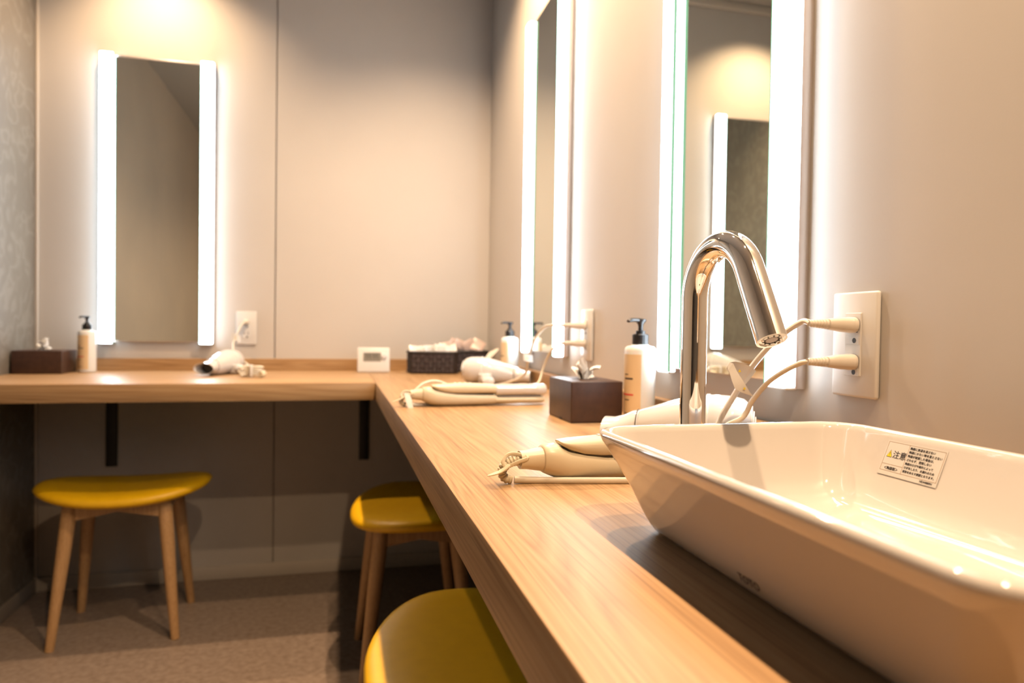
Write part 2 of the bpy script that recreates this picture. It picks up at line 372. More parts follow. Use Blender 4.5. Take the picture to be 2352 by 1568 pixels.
# ------------------------------------------------------------------ stools
def make_stool(loc, rz, label):
    """seat long axis along local x, 0.48 wide"""
    t = thing('stool', label, 'stool', loc, rz, 'yellow stools at the counter')
    A, D_ = 0.238, 0.172; bm = B(); rings = []
    def zc(u): return 0.028*abs(u/A)**2.1
    prof = [(0.06, 0.0), (0.3, 0.0), (0.55, 0.0), (0.76, -0.0012), (0.90, -0.005), (0.97, -0.012), (1.0, -0.022), (0.975, -0.031), (0.90, -0.037), (0.7, -0.040), (0.3, -0.040), (0.05, -0.040)]
    n = 56
    for s, dz in prof:
        ring = []
        for i in range(n):
            a = 2*PI*i/n; cx, sx = math.cos(a), math.sin(a); ex = 2.5
            u = s*A*math.copysign(abs(cx)**(2/ex), cx); v = s*D_*math.copysign(abs(sx)**(2/ex), sx)
            v *= 1.0 - 0.10*(u/A)**2
            ring.append(Vector((u, v, 0.430+zc(u)+dz)))
        rings.append(ring)
    loft(bm, rings)
    obj('seat', bm, 'yellow', t, angle=80)
    tops = {}
    for sx in (-1, 1):
        for sy in (-1, 1):
            top = Vector((sx*0.122, sy*0.095, 0.402)); bot = Vector((sx*0.160, sy*0.140, 0.0))
            pts = [bot.lerp(top, k/8) for k in range(9)]
            lg = obj('leg', tube(B(), pts[:], [0.0118, 0.0130, 0.0143, 0.0157, 0.0170, 0.0182, 0.0192, 0.0198, 0.0200], 18), 'beech', t)
            obj('foot_pad', lathe(B(), [(0.010, 0), (0.011, 0.001), (0.011, 0.005)], 16, bot), 'rubber', lg)
    for sy in (-1, 1):
        y = sy*0.100
        ap = obj('apron', prism(B(), [(-0.125, 0.405), (-0.127, 0.352), (-0.06, 0.362), (0, 0.374), (0.06, 0.362), (0.127, 0.352), (0.125, 0.405)], y-0.009, y+0.009), 'beech', t)
        for x in (-0.016, 0.016):
            obj('screw_cap', lathe(B(), [(0.0045, -0.0008), (0.0045, 0.0008)], 12, (x, y+sy*0.0092, 0.388), 'y'), 'slot', ap)
    for sx in (-1, 1):
        x = sx*0.127
        obj('apron', prism(B(), [(-0.09, 0.405), (-0.095, 0.358), (0, 0.374), (0.095, 0.358), (0.09, 0.405)], x-0.009, x+0.009, 'yz'), 'beech', t)
    return t
s0 = make_stool((-0.610, 2.308, 0), math.radians(2), 'yellow padded stool under the far-wall counter, turned to the mirror')
dup(s0, (0.213, 1.900, 0), PI/2, 'yellow stool half under the right counter, middle of the three')
dup(s0, (0.215, 1.000, 0), PI/2, 'nearest yellow stool, cut off by the bottom edge of the photo')

# ------------------------------------------------------------------ washbasin
BX0, BX1, BY0, BY1, BH = 0.212, 0.472, 0.166, 0.562, 0.081
bcx, bcy = (BX0+BX1)/2, (BY0+BY1)/2; hx, hy = (BX1-BX0)/2, (BY1-BY0)/2
ws = thing('washbasin', 'white glazed rectangular countertop washbasin with thin rounded rim', 'washbasin', (bcx, bcy, ZT))
prof = [(0.060, 0.0000), (0.044, 0.0000), (0.040, 0.0015), (0.0355, 0.006), (0.0315, 0.013), (0.0275, 0.022), (0.0215, 0.036), (0.0135, 0.052), (0.0055, 0.066), (0.0018, 0.0725),
        (0.0003, 0.0760), (0.0006, 0.0785), (0.0022, 0.0803), (0.0045, 0.0810), (0.0070, 0.0804), (0.0088, 0.0786), (0.0102, 0.0750),
        (0.0125, 0.0690), (0.0165, 0.0590), (0.0220, 0.0460), (0.0280, 0.0330), (0.0350, 0.0220), (0.045, 0.0150), (0.058, 0.0118), (0.078, 0.0105), (0.100, 0.0098), (0.118, 0.0092)]
def bring(ins, z):
    r = max(0.034-ins*0.25, 0.012)
    if ins > 0.09: r = max(hx-ins-0.0005, 0.002)*0.98
    return [Vector((x, y, z)) for x, y in rrect(hx-ins, hy-ins, r, 8)]
obj('bowl', loft(B(), [bring(i, z) for i, z in prof]), 'ceramic', ws, angle=60)
dr = obj('drain', lathe(B(), [(0.001, 0.0092), (0.020, 0.0092), (0.021, 0.0115), (0.017, 0.0125), (0.001, 0.0135)], 28, (0, 0, 0)), 'chrome', ws)
# maker's mark on the front face
A_, B_ = Vector((BX0+0.0315, 0, ZT+0.013)), Vector((BX0+0.0215, 0, ZT+0.036))
upv = (B_-A_).normalized(); rd = Vector((0, -1, 0)); nrm = rd.cross(upv).normalized()
bm = text_bm('TOTO', 0.0078, 0.0001, 'CENTER')
p0 = at(1704, 1334, 0, BX0+0.0265)
mt = Matrix((( rd.x, upv.x, nrm.x, p0.x), (rd.y, upv.y, nrm.y, p0.y), (rd.z, upv.z, nrm.z, p0.z), (0, 0, 0, 1)))
base = A_ + upv*((p0.z-A_.z)/upv.z); mt.translation = Vector((base.x, p0.y, base.z)) + nrm*0.0004 - upv*0.0035
bm.transform(mt); obj('lettering', bm, 'print', ws, world=True)
# caution sticker on the inner back wall
Q0, Q1 = Vector((BX1-0.0125, 0, ZT+0.069)), Vector((BX1-0.0250, 0, ZT+0.0395))
upi = (Q0-Q1).normalized(); nri = rd.cross(upi).normalized()
if nri.x > 0: nri = -nri
def on_in(px, py):
    d = _f + _r*((px-1176)/FPX) + _u*((784-py)/FPX); P0 = Vector((Q0.x, 0, Q0.z)); k = (P0-CAM).dot(nri)/d.dot(nri); return CAM+d*k
TL, BR = on_in(2045, 1013), on_in(2140, 1103)
SW = abs(TL.y-on_in(2176, 1040).y); SH = (TL-on_in(2010, 1078)).dot(upi)
print('STICKER', SW, SH, TL, BR)
SW, SH = 0.5*(SW+abs(on_in(2010, 1078).y-BR.y)), SH
org = Vector((0, TL.y, 0)); zt = (TL.z); org = Vector((Q0.x+(zt-Q0.z)/upi.z*upi.x, TL.y, zt)) + nri*0.0003 - upi*SH
mt = Matrix(((rd.x, upi.x, nri.x, org.x), (rd.y, upi.y, nri.y, org.y), (rd.z, upi.z, nri.z, org.z), (0, 0, 0, 1)))
def st(bm): bm.transform(mt); return bm
stk = obj('caution_sticker', st(box(B(), -0.0012, SW+0.0012, -0.002, SH+0.001, 0, 0.00012)), 'sticker', ws, world=True)
bm = B(); lw = 0.00022; e = 0.00022
fy = SH*0.06; xm = SW*0.385; ym = SH*0.27
for a in ((0, SW, SH-lw, SH), (0, SW, fy, fy+lw), (0, lw, fy, SH), (SW-lw, SW, fy, SH), (xm, xm+lw, fy, SH), (0, xm, ym, ym+lw)): box(bm, a[0], a[1], a[2], a[3], 0.0001, e)
obj('printed_border', st(bm), 'line', stk, world=True)
bm = text_bm('注意', SW*0.125); bm.transform(Matrix.Translation((SW*0.142, SH*0.515, 0.0002))); bm.transform(Matrix.Scale(1.0, 4, (0, 1, 0)))
obj('lettering', st(bm), 'print', stk, world=True)
bm = text_bm('＜陶器製＞', SW*0.052); bm.transform(Matrix.Translation((SW*0.065, SH*0.115, 0.0002))); obj('lettering', st(bm), 'print', stk, world=True)
lines = ['陶器に熱湯を流さない', '陶器にかたい物を落とさない', '陶器が破損した場合は、', 'さわらず、使用しない', '陶器のひびや破片によって', 'けがをしたり、水漏れのため', '家財をぬらす原因となります。']
bm = B()
for i, s in enumerate(lines):
    t = text_bm(s, SW*(0.0435 if i < 4 else 0.0405)); t.transform(Matrix.Translation((xm+SW*0.022, SH*(0.87-0.122*i), 0.0002)))
    merge(bm, t)
obj('lettering', st(bm), 'print', stk, world=True)
bm = text_bm('HD44880N', SW*0.044); bm.transform(Matrix.Translation((SW*0.74, -SH*0.030, 0.0002))); obj('lettering', st(bm), 'print', stk, world=True)
bm = prism(B(), [(SW*0.035, SH*0.50), (SW*0.135, SH*0.50), (SW*0.085, SH*0.74)], 0.0001, 0.0002, 'xy'); obj('warning_triangle', st(bm), 'print', stk, world=True)
bm = prism(B(), [(SW*0.044, SH*0.515), (SW*0.126, SH*0.515), (SW*0.085, SH*0.715)], 0.0002, 0.0003, 'xy'); obj('warning_triangle', st(bm), 'yprint', stk, world=True)
bm = B(); prism(bm, [(SW*0.082, SH*0.575), (SW*0.088, SH*0.575), (SW*0.090, SH*0.665), (SW*0.080, SH*0.665)], 0.0003, 0.0004, 'xy'); box(bm, SW*0.0815, SW*0.0885, SH*0.535, SH*0.555, 0.0003, 0.0004)
obj('exclamation_mark', st(bm), 'print', stk, world=True)

# ------------------------------------------------------------------ faucet
FX, FY, FR, RB = 0.349, 0.628, 0.0128, 0.050
fz = 0.949
fc = thing('faucet', 'tall curved chrome tap standing behind the washbasin', 'faucet', (FX, FY, ZT))
pts = [Vector((0, 0, z)) for z in (0.004, 0.05, 0.10, 0.15, fz-ZT-0.01)]
PH = math.radians(151)
for k in range(31):
    a = PH*k/30; pts.append(Vector((0, -RB+RB*math.cos(a), fz-ZT+RB*math.sin(a))))
end = pts[-1]; dr_ = Vector((0, -math.sin(math.radians(29)), -math.cos(math.radians(29))))
L_ = 0.070
for k in range(1, 7): pts.append(end+dr_*(L_*k/6))
obj('spout_pipe', tube(B(), pts, FR, 36, up=(1, 0, 0), cap=True), 'chrome', fc, angle=50)
tip = pts[-1]
def ring_disc(r0, r1, h0, h1, n=32):
    bm = B(); v = Vector((1, 0, 0)); u = dr_.cross(v)
    rs = [circ(tip+dr_*h, v, u, r, n=n) for r, h in ((r0, h0), (r1, h0), (r1, h1), (r0, h1))]
    return loft(bm, rs+[rs[0]], False, False)
obj('outlet_rim', ring_disc(0.0108, 0.0129, -0.0002, 0.0012), 'chrome', fc)
ae = obj('aerator', ring_disc(0.0066, 0.0080, 0.0002, 0.0010), 'chrome', fc)
v = Vector((1, 0, 0)); u = dr_.cross(v)
bm = B()
for k in range(10):
    a = 2*PI*k/10; c_ = tip+dr_*0.0006+v*(0.0072*math.cos(a))+u*(0.0072*math.sin(a))
    lathe(bm, [(0.0009, -0.0006), (0.0009, 0.0008)], 6, c_)
obj('aerator_notches', bm, 'slot', ae)
bm = loft(B(), [circ(tip+dr_*0.0001, v, u, 0.0066, n=24), circ(tip+dr_*0.0003, v, u, 0.0066, n=24)])
obj('aerator_recess', bm, 'slot', ae)
bm = B()
for k in range(-4, 5):
    s = k*0.0011; hl = math.sqrt(max(0.0050**2-s*s, 1e-8))
    for (p, q) in ((v, u), (u, v)):
        a0 = tip+dr_*0.0006+p*s-q*hl; a1 = tip+dr_*0.0006+p*s+q*hl; tube(bm, [a0, a1], 0.00018, 6)
obj('aerator_mesh', bm, 'alu', ae)
obj('base_flange', lathe(B(), [(0.019, 0), (0.019, 0.003), (0.0175, 0.0045), (0.0135, 0.005), (0.0130, 0.006)], 32), 'chrome', fc)

# ------------------------------------------------------------------ wall outlets (local: x along wall, -y out of the wall)
def make_outlet(loc, rz, label):
    t = thing('wall_outlet', label, 'socket', loc, rz, 'white wall outlets')
    obj('cover_plate', box(B(), -0.035, 0.035, -0.0065, -0.0003, 0, 0.120, 0.0028, 3), 'white', t)
    rc = obj('receptacle', box(B(), -0.0125, 0.0125, -0.0078, -0.006, 0.024, 0.096, 0.0006, 1), 'white', t)
    for zc_ in (0.078, 0.042):
        bm = B()
        box(bm, -0.0075, -0.0055, -0.0084, -0.0075, zc_-0.004, zc_+0.004); box(bm, 0.0055, 0.0075, -0.0084, -0.0075, zc_-0.0045, zc_+0.0045)
        obj('socket_slot', bm, 'slot', rc)
        bm = B(); lathe(bm, [(0.003, -0.0084), (0.003, -0.0075)], 12, (0.003, 0, zc_-0.0135), 'y')
        obj('earth_hole', bm, 'slot', rc)
        bm = B(); box(bm, -0.010, 0.010, -0.0082, -0.0076, zc_-0.018, zc_-0.0095, 0.0002, 1)
        obj('socket_shutter', bm, 'white', rc)
    return t
OZ = 0.9177-0.0721
o0 = make_outlet((XW, 0.6338+0.035, OZ), -PI/2, 'white wall outlet with two cream plugs, right of the washbasin mirror')
dup(o0, (XW, 1.5068+0.035, OZ), -PI/2, 'white wall outlet seen edge-on between the two right-wall mirrors')
dup(o0, (-0.3135, YB, OZ), 0, 'white wall outlet on the far wall beside its mirror')

# plugs: built into the appliance whose cord it is
def plug(parent, base, out, mat='plug', length=0.034):
    """base on the outlet, out = direction away from the wall"""
    out = Vector(out).normalized(); bm = B()
    pr = [(0.0, 0.0105, 0.0088), (0.001, 0.0110, 0.0092), (0.006, 0.0110, 0.0092), (0.0066, 0.0106, 0.0088), (0.016, 0.0102, 0.0084), (0.028, 0.0078, 0.0068), (length, 0.0068, 0.0060)]
    side = Vector((0, 0, 1)); oth = out.cross(side)
    loft(bm, [circ(base+out*d, oth, side, a, b_, 20, 2.6) for d, a, b_ in pr])
    pl = obj('plug', bm, mat, parent, world=True)
    bm = B(); rings = []
    for k in range(29):
        d = length-0.001+k*0.0009; r = (0.0062-0.0022*k/28)*(1.0 if k % 4 < 2 else 0.80)
        rings.append(circ(base+out*d, oth, side, r, n=14))
    loft(bm, rings); obj('strain_relief', bm, mat, pl, world=True)
    return base+out*(length+0.024)
def cord(parent, pts, r=0.0027, mat='creamc', flat=1.35):
    return obj('cord', tube(B(), smooth_path(pts, 8), r, 12, ab=(flat, 1.0)), mat, parent, world=True)
def cord_tag(parent, p, d, w_, h_, n_, marks=True):
    """folded paper warning tag wrapped round a cord at p"""
    d = Vector(d).normalized(); n_ = Vector(n_).normalized(); s = n_.cross(d).normalized()
    bm = B(); loop = []
    path = [(-w_*0.5, 0.0), (-w_*0.1, 0.0035), (w_*0.35, 0.0045), (w_*0.62, 0.002), (w_*0.60, -0.003), (w_*0.3, -0.0052), (-w_*0.1, -0.0045), (-w_*0.5, -0.001)]
    for hh in (-0.5, 0.5):
        loop.append([p+s*a+n_*b_+d*(h_*hh + (0.3*h_*a/w_)) for a, b_ in path])
    loft(bm, loop, False, False)
    t = obj('warning_tag', bm, 'white', parent, world=True)
    if marks:
        c_ = p+n_*0.0055+s*w_*0.15
        bm = loft(B(), [[c_+n_*k+s*a+d*b_ for a, b_ in ((-0.002, -0.0015), (0.002, -0.0015), (0, 0.002))] for k in (0.0, 0.0002)])
        obj('warning_mark', bm, 'yprint', t, world=True)
    return t

# ------------------------------------------------------------------ hair dryers (local: nozzle at x=0, barrel axis along +x, handle folded towards -y)
def make_dryer(loc, rz, label, flip=1):
    t = thing('hair_dryer', label, 'hair dryer', loc, rz, 'white hair dryers on the counter')
    R = 0.039; X = Vector((0, 1, 0)); Z = Vector((0, 0, 1))
    # barrel
    sec = [(0.046, 0.0245, 0.026), (0.052, 0.027, 0.0275), (0.075, 0.0315, 0.0305), (0.100, 0.036, 0.0345), (0.125, 0.0385, 0.038), (0.150, 0.0395, 0.0395), (0.172, 0.039, 0.0392),
           (0.186, 0.0355, 0.0392), (0.195, 0.028, 0.0392), (0.1995, 0.017, 0.0392), (0.201, 0.004, 0.0392)]
    obj('barrel', loft(B(), [circ((x, 0, z+0.0008), X, Z, r, n=36) for x, r, z in sec]), 'gloss', t, angle=60)
    # concentrator nozzle, flat and flared, hollow mouth
    sec = [(0.0485, 0.0262, 0.0262, 0.0268), (0.040, 0.026, 0.025, 0.0266), (0.028, 0.0275, 0.0205, 0.0250), (0.014, 0.031, 0.0180, 0.0232), (0.0, 0.0345, 0.0185, 0.0225),
           (0.0005, 0.0325, 0.0165, 0.0225), (0.012, 0.029, 0.0155, 0.0230), (0.030, 0.0245, 0.0165, 0.025)]
    nz = obj('nozzle', loft(B(), [circ((x, 0, z+0.0008), X, Z, a, b_, 36) for x, a, b_, z in sec], True, False), 'gloss', t, angle=60)
    obj('air_opening', loft(B(), [circ((x, 0, 0.026), X, Z, 0.024, 0.0162, 36) for x in (0.0295, 0.031)]), 'blackpl', nz)
    # intake grille rings on the rear
    gr = B()
    for r0 in (0.012, 0.019, 0.026):
        x = 0.2005 if r0 < 0.018 else (0.1985 if r0 < 0.024 else 0.196)
        ring = [circ((x+dx, 0, 0.040), X, Z, r0+dr2, n=32) for dr2, dx in ((-0.0008, 0), (0.0008, 0), (0.0008, 0.0012), (-0.0008, 0.0012))]
        loft(gr, ring+[ring[0]], False, False)
    obj('intake_grille', gr, 'white', t)
    obj('nozzle_joint', loft(B(), [circ((x, 0, 0.0275), X, Z, r, n=36) for x, r in ((0.0455, 0.0255), (0.0458, 0.0268), (0.0470, 0.0268), (0.0473, 0.0255))]), 'slot', t)
    # band
    obj('trim_band', loft(B(), [circ((x, 0, 0.0400), X, Z, r, n=36) for x, r in ((0.138, 0.0392), (0.1385, 0.0400), (0.1425, 0.0402), (0.143, 0.0396))]), 'white', t)
    # hinge and folded handle
    obj('hinge', lathe(B(), [(0.001, 0.004), (0.019, 0.004), (0.021, 0.008), (0.021, 0.030), (0.018, 0.034), (0.001, 0.035)], 28, (0.128, -0.034*flip, 0)), 'gloss', t)
    hp = smooth_path([(x, y*flip, z) for x, y, z in [(0.128, -0.036, 0.018), (0.122, -0.060, 0.0175), (0.116, -0.085, 0.0165), (0.111, -0.110, 0.0150), (0.108, -0.124, 0.0140)]], 4)
    n = len(hp); rr = [0.0150+0.002*math.sin(PI*i/(n-1))-0.003*(i/(n-1))**3 for i in range(n)]; rr[-1] = 0.006
    h = obj('handle', tube(B(), hp, rr, 20, up=(0, 0, 1), ab=(1.15, 0.85)), 'gloss', t)
    q = hp[n//2]
    obj('switch', box(B(), -0.006, 0.006, -0.011, 0.011, -0.001, 0.0025, 0.001, 2, Matrix.Translation(q+Vector((0, 0, 0.0138))) @ Matrix.Rotation(math.radians(12), 4, 'Z')), 'white', h)
    return t
def place_dryer(first, loc, rz, label):
    return make_dryer(loc, rz, label) if first is None else dup(first, loc, rz, label)
d3 = make_dryer((0.372, 0.915, ZT), math.radians(-35), 'glossy white hair dryer lying behind the tap, nearest of the three')
d2 = make_dryer((0.552, 1.945, ZT), math.radians(162), 'glossy white hair dryer in the corner, in front of the dark baskets', -1)
d1 = dup(d3, (-0.402, 2.335, ZT), math.radians(68), 'white hair dryer on the far counter, black mouth towards the viewer')

# cords of the near dryer and iron to the near outlet
def out_pt(yc, zz): return Vector((XW-0.0085, yc, OZ+zz))
# ------------------------------------------------------------------ hair straighteners (local: cord end at x=0, plates towards +x)
def make_iron(loc, rz, label):
    t = thing('hair_straightener', label, 'hair iron', loc, rz, 'cream hair straighteners on the counter')
    Yv, Z = Vector((0, 1, 0)), Vector((0, 0, 1))
    def sweep(sec, n=26, ex=2.3): return loft(B(), [circ((x, 0, z), Yv, Z, a, b_, n, ex) for x, a, b_, z in sec])
    obj('cord_cap', sweep([(0.0, 0.0095, 0.0095, 0.0245), (0.008, 0.0100, 0.0100, 0.0245), (0.020, 0.0120, 0.0120, 0.0245), (0.0255, 0.0128, 0.0128, 0.0245)]), 'cream', t)
    obj('lower_arm', sweep([(0.0245, 0.0135, 0.0135, 0.0250), (0.026, 0.0145, 0.0150, 0.0250), (0.040, 0.0165, 0.0185, 0.0225), (0.052, 0.0175, 0.0170, 0.0185), (0.068, 0.0174, 0.0165, 0.0168),
        (0.095, 0.0170, 0.0145, 0.0148), (0.140, 0.0164, 0.0130, 0.0138), (0.175, 0.0158, 0.0118, 0.0138), (0.182, 0.0145, 0.0100, 0.0138)]), 'cream', t, angle=60)
    ua = obj('upper_arm', sweep([(0.0435, 0.0080, 0.0010, 0.0430), (0.046, 0.0125, 0.0030, 0.0415), (0.055, 0.0155, 0.0062, 0.0395), (0.070, 0.0165, 0.0098, 0.0370), (0.090, 0.0168, 0.0120, 0.0360), (0.110, 0.0168, 0.0125, 0.0360),
        (0.140, 0.0162, 0.0118, 0.0355), (0.175, 0.0155, 0.0105, 0.0345), (0.182, 0.0145, 0.0090, 0.0340)]), 'cream', t, angle=60)
    obj('hinge_gap', sweep([(0.060, 0.0118, 0.0005, 0.0325), (0.072, 0.0136, 0.0006, 0.0292), (0.095, 0.0144, 0.0006, 0.0268), (0.175, 0.0142, 0.0006, 0.0250)]), 'slot', t)
    obj('plate_housing', sweep([(0.180, 0.0150, 0.0072, 0.0120), (0.184, 0.0158, 0.0080, 0.0118), (0.268, 0.0156, 0.0080, 0.0116), (0.284, 0.0150, 0.0076, 0.0116), (0.289, 0.0125, 0.0060, 0.0116)]), 'cream', t, angle=60)  # cream colour stands in for shade on the barrel's lower half
    obj('plate_housing', sweep([(0.180, 0.0150, 0.0120, 0.0325), (0.184, 0.0165, 0.0128, 0.0325), (0.268, 0.0163, 0.0126, 0.0325), (0.270, 0.0172, 0.0136, 0.0325), (0.288, 0.0168, 0.0132, 0.0325), (0.293, 0.0145, 0.0105, 0.0325)]), 'gloss', t, angle=60)
    obj('heating_plate', box(B(), 0.190, 0.280, -0.0135, 0.0135, 0.0193, 0.0202, 0.0004, 1), 'alu', t)
    bm = B()
    for k in range(4): box(bm, 0.090+k*0.011, 0.095+k*0.011, -0.0030, 0.0030, 0.0476, 0.0490, 0.0004, 1)
    obj('buttons', bm, 'alu', ua)
    # strain relief curling down, then the cord turning back under the body
    rp = smooth_path([(0.002, 0, 0.0245), (-0.007, 0, 0.0240), (-0.0150, 0, 0.0205), (-0.0190, 0, 0.0135), (-0.0165, -0.001, 0.0068), (-0.009, -0.002, 0.0044)], 8)
    rr = [(0.0066 - 0.0020*i/len(rp))*(1.0 if i % 3 else 0.82) for i in range(len(rp))]
    obj('strain_relief', tube(B(), rp, rr, 14, up=(0, 1, 0)), 'cream', t)
    obj('cord_tie', tube(B(), smooth_path([(-0.015, -0.0078, 0.0165), (-0.020, -0.006, 0.0235), (-0.014, -0.003, 0.0310), (-0.004, -0.003, 0.0315), (0.006, -0.0095, 0.0280), (-0.004, -0.0095, 0.0245), (-0.014, -0.008, 0.0200)], 6), 0.0013, 10, up=(0, 1, 0), ab=(1.6, 0.8)), 'cream', t)
    obj('cord_tie', tube(B(), smooth_path([(-0.014, -0.0085, 0.0215), (-0.024, -0.009, 0.0150), (-0.038, -0.010, 0.0115)], 5), [0.0032, 0.0034, 0.0035, 0.0035, 0.0034, 0.0032, 0.003, 0.0028, 0.0024, 0.0018, 0.0008][:11], 10, up=(0, 1, 0), ab=(0.5, 1.4)), 'cream', t)
    return t
i2 = make_iron((0.190, 0.706, ZT), math.radians(4), 'cream hair straightener lying behind the washbasin, cord end to the left')
i1 = dup(i2, (0.150, 1.432, ZT), math.radians(2), 'cream hair straightener with white barrel, left of the near tissue box')
T3 = ZT+0.0031
# iron 2 cord: back under the body, behind the basin, up to the lower socket
e2 = plug(i2, out_pt(0.668, 0.040), (-1, 0.03, 0.0))
P = lambda px, py, y: at(px, py, 1, y)
cord(i2, [e2+Vector((0.003, 0, 0)), P(1838, 834, 0.680), P(1800, 853, 0.695), P(1762, 880, 0.715), P(1728, 920, 0.735), P(1706, 958, 0.745), Vector((0.452, 0.742, 0.800)), Vector((0.430, 0.725, 0.770)), Vector((0.400, 0.690, T3)), Vector((0.330, 0.680, T3)),
          Vector((0.250, 0.692, T3)), Vector((0.215, 0.700, T3)), Vector((0.184, 0.703, T3+0.0012))], 0.0029)
e3 = plug(d3, out_pt(0.668, 0.082), (-1, 0.02, 0.02))
cd = [e3+Vector((0.003, 0, 0)), P(1845, 738, 0.678), P(1815, 755, 0.690), P(1783, 780, 0.704), P(1752, 812, 0.720), P(1722, 850, 0.738), P(1690, 902, 0.757), P(1662, 948, 0.772), P(1648, 978, 0.775), Vector((0.450, 0.765, 0.785)), Vector((0.415, 0.760, 0.7668))]
cord(d3, cd, 0.0033, 'whitec', flat=1.5)
# warning tag hanging on the dryer cord: wrap + twisted strip
tp = P(1706, 872, 0.744); dcord = (P(1750, 812, 0.722)-P(1662, 948, 0.772)).normalized()
vn = (CAM-tp).normalized(); sd = dcord.cross(vn).normalized()
def strip(name, pts, width_dirs, mat, parent, th=0.0004):
    bm = B(); rings = []
    for p, wd in zip(pts, width_dirs):
        n_ = vn*th; rings.append([p-wd, p+wd, p+wd+n_, p-wd+n_])
    loft(bm, rings); return obj(name, bm, mat, parent, world=True)
def pp(px, py, y=0.738): return at(px, py, 1, y)
ps = [(pp(1701, 897, .750), pp(1737, 852, .733)), (pp(1688, 880, .748), pp(1724, 841, .732)), (pp(1676, 858, .744), pp(1708, 834, .732)), (pp(1669, 846, .742), pp(1690, 830, .733)), (pp(1671, 840, .738), pp(1676, 832, .734)),
      (pp(1672, 850, .733), pp(1684, 834, .731)), (pp(1675, 853, .731), pp(1693, 853, .730)), (pp(1681, 874, .728), pp(1704, 870, .727)), (pp(1688, 892, .727), pp(1714, 886, .726)), (pp(1703, 901, .727), pp(1722, 900, .726)), (pp(1724, 908, .727), pp(1731, 911, .727))]
tg = strip('warning_tag', [(a+b)/2 for a, b in ps], [(b-a)/2 for a, b in ps], 'white', d3)
for (px, py, y) in ((1699, 851, .7305), (1710, 891, .7255)):
    c_ = pp(px, py, y); rt = _r*0.0018; up_ = _u*0.0016
    obj('warning_mark', loft(B(), [[c_-rt-up_+vn*k, c_+rt-up_+vn*k, c_+up_+vn*k] for k in (0.0006, 0.0009)]), 'yprint', tg, world=True)

# cords at the middle outlet
e = plug(d2, out_pt(1.542, 0.082), (-1, 0.02, 0))
cord(d2, [e+Vector((0.003, 0, 0)), Vector((0.500, 1.57, 0.928)), P(1250, 752, 1.66), P(1228, 780, 1.74), P(1214, 820, 1.80), P(1206, 858, 1.84), Vector((0.47, 1.86, 0.770)), Vector((0.43, 1.88, T3))], 0.0029)
e = plug(i1, out_pt(1.542, 0.040), (-1, 0.02, 0))
cord(i1, [e+Vector((0.003, 0, 0)), P(1280, 792, 1.56), P(1262, 812, 1.60), P(1248, 845, 1.62), P(1236, 880, 1.60), Vector((0.42, 1.54, T3)), Vector((0.36, 1.47, T3)), Vector((0.28, 1.455, T3)), Vector((0.20, 1.440, T3)), Vector((0.145, 1.431, T3+0.0012))], 0.0026)
cord_tag(d2, P(1214, 822, 1.79), (0, 0.2, 1), 0.022, 0.020, (-0.3, -1, 0))
# looped spare cord lying on the straightener
def strip_w(name, pts, half, mat, parent):
    bm = B(); loft(bm, [[p-h_, p+h_, p+h_+Vector((0.0004, -0.0006, 0)), p-h_+Vector((0.0004, -0.0006, 0))] for p, h_ in zip(pts, half)]); return obj(name, bm, mat, parent, world=True)
strip_w('warning_tag', [at(934, 903, 1, 1.425), at(938, 918, 1, 1.415), at(943, 937, 1, 1.405)], [_r*0.005, _r*0.0065, _r*0.005], 'white', i1)
strip_w('warning_tag', [at(1120, 822, 1, 2.00), at(1131, 809, 1, 2.00), at(1143, 800, 1, 2.00)], [_r*0.008, _r*0.011, _r*0.004], 'creamc', d2)
i1b = obj('cord_loop', tube(B(), smooth_path([(0.010, 0.012, 0.030), (0.03, 0.02, 0.045), (0.055, 0.028, 0.050), (0.08, 0.03, 0.043), (0.10, 0.03, 0.030), (0.125, 0.03, 0.012)], 6), 0.0030, 10), 'creamc', i1)

# cords at the far outlet
plug_b = Vector((-0.3135, YB-0.0085, OZ+0.082))
e = plug(d1, plug_b, (0, -1, 0))
cord(d1, [e+Vector((0, 0.003, 0)), Vector((-0.322, 2.585, 0.915)), Vector((-0.335, 2.575, 0.885)), Vector((-0.345, 2.56, 0.850)), Vector((-0.335, 2.53, 0.815)), Vector((-0.30, 2.50, 0.790)), Vector((-0.262, 2.44, 0.765)), Vector((-0.250, 2.37, T3+0.001)),
          Vector((-0.265, 2.33, T3)), Vector((-0.285, 2.32, T3+0.006))], 0.0029)
cord_tag(d1, Vector((-0.336, 2.570, 0.872)), (0, 0.1, 1), 0.024, 0.024, (0, -1, 0))
# bundled straightener beside it
bi = thing('cord_bundle', 'cream cord folded into a tied bundle beside the far hair dryer', 'cord', (-0.255, 2.285, ZT))
for k in range(5):
    w_ = 0.030+0.004*(k % 3); zz = 0.006+0.0062*k
    obj('cord', tube(B(), smooth_path([(-w_, -0.006, zz), (-w_*0.5, 0.002, zz+0.003), (w_*0.5, -0.002, zz+0.002), (w_, 0.006, zz), (w_*0.6, 0.013, zz+0.002), (-w_*0.6, 0.011, zz), (-w_, 0.002, zz)], 6), 0.0033, 10), 'creamc', bi)
obj('cable_tie', box(B(), -0.004, 0.004, -0.010, 0.018, 0.001, 0.039, 0.002, 2), 'white', bi)
plb = obj('plug_end', tube(B(), smooth_path([(0.032, 0.004, 0.012), (0.038, -0.006, 0.012), (0.036, -0.018, 0.011), (0.030, -0.030, 0.011)], 5), [0.005]*6+[0.008]*10, 14), 'cream', bi)

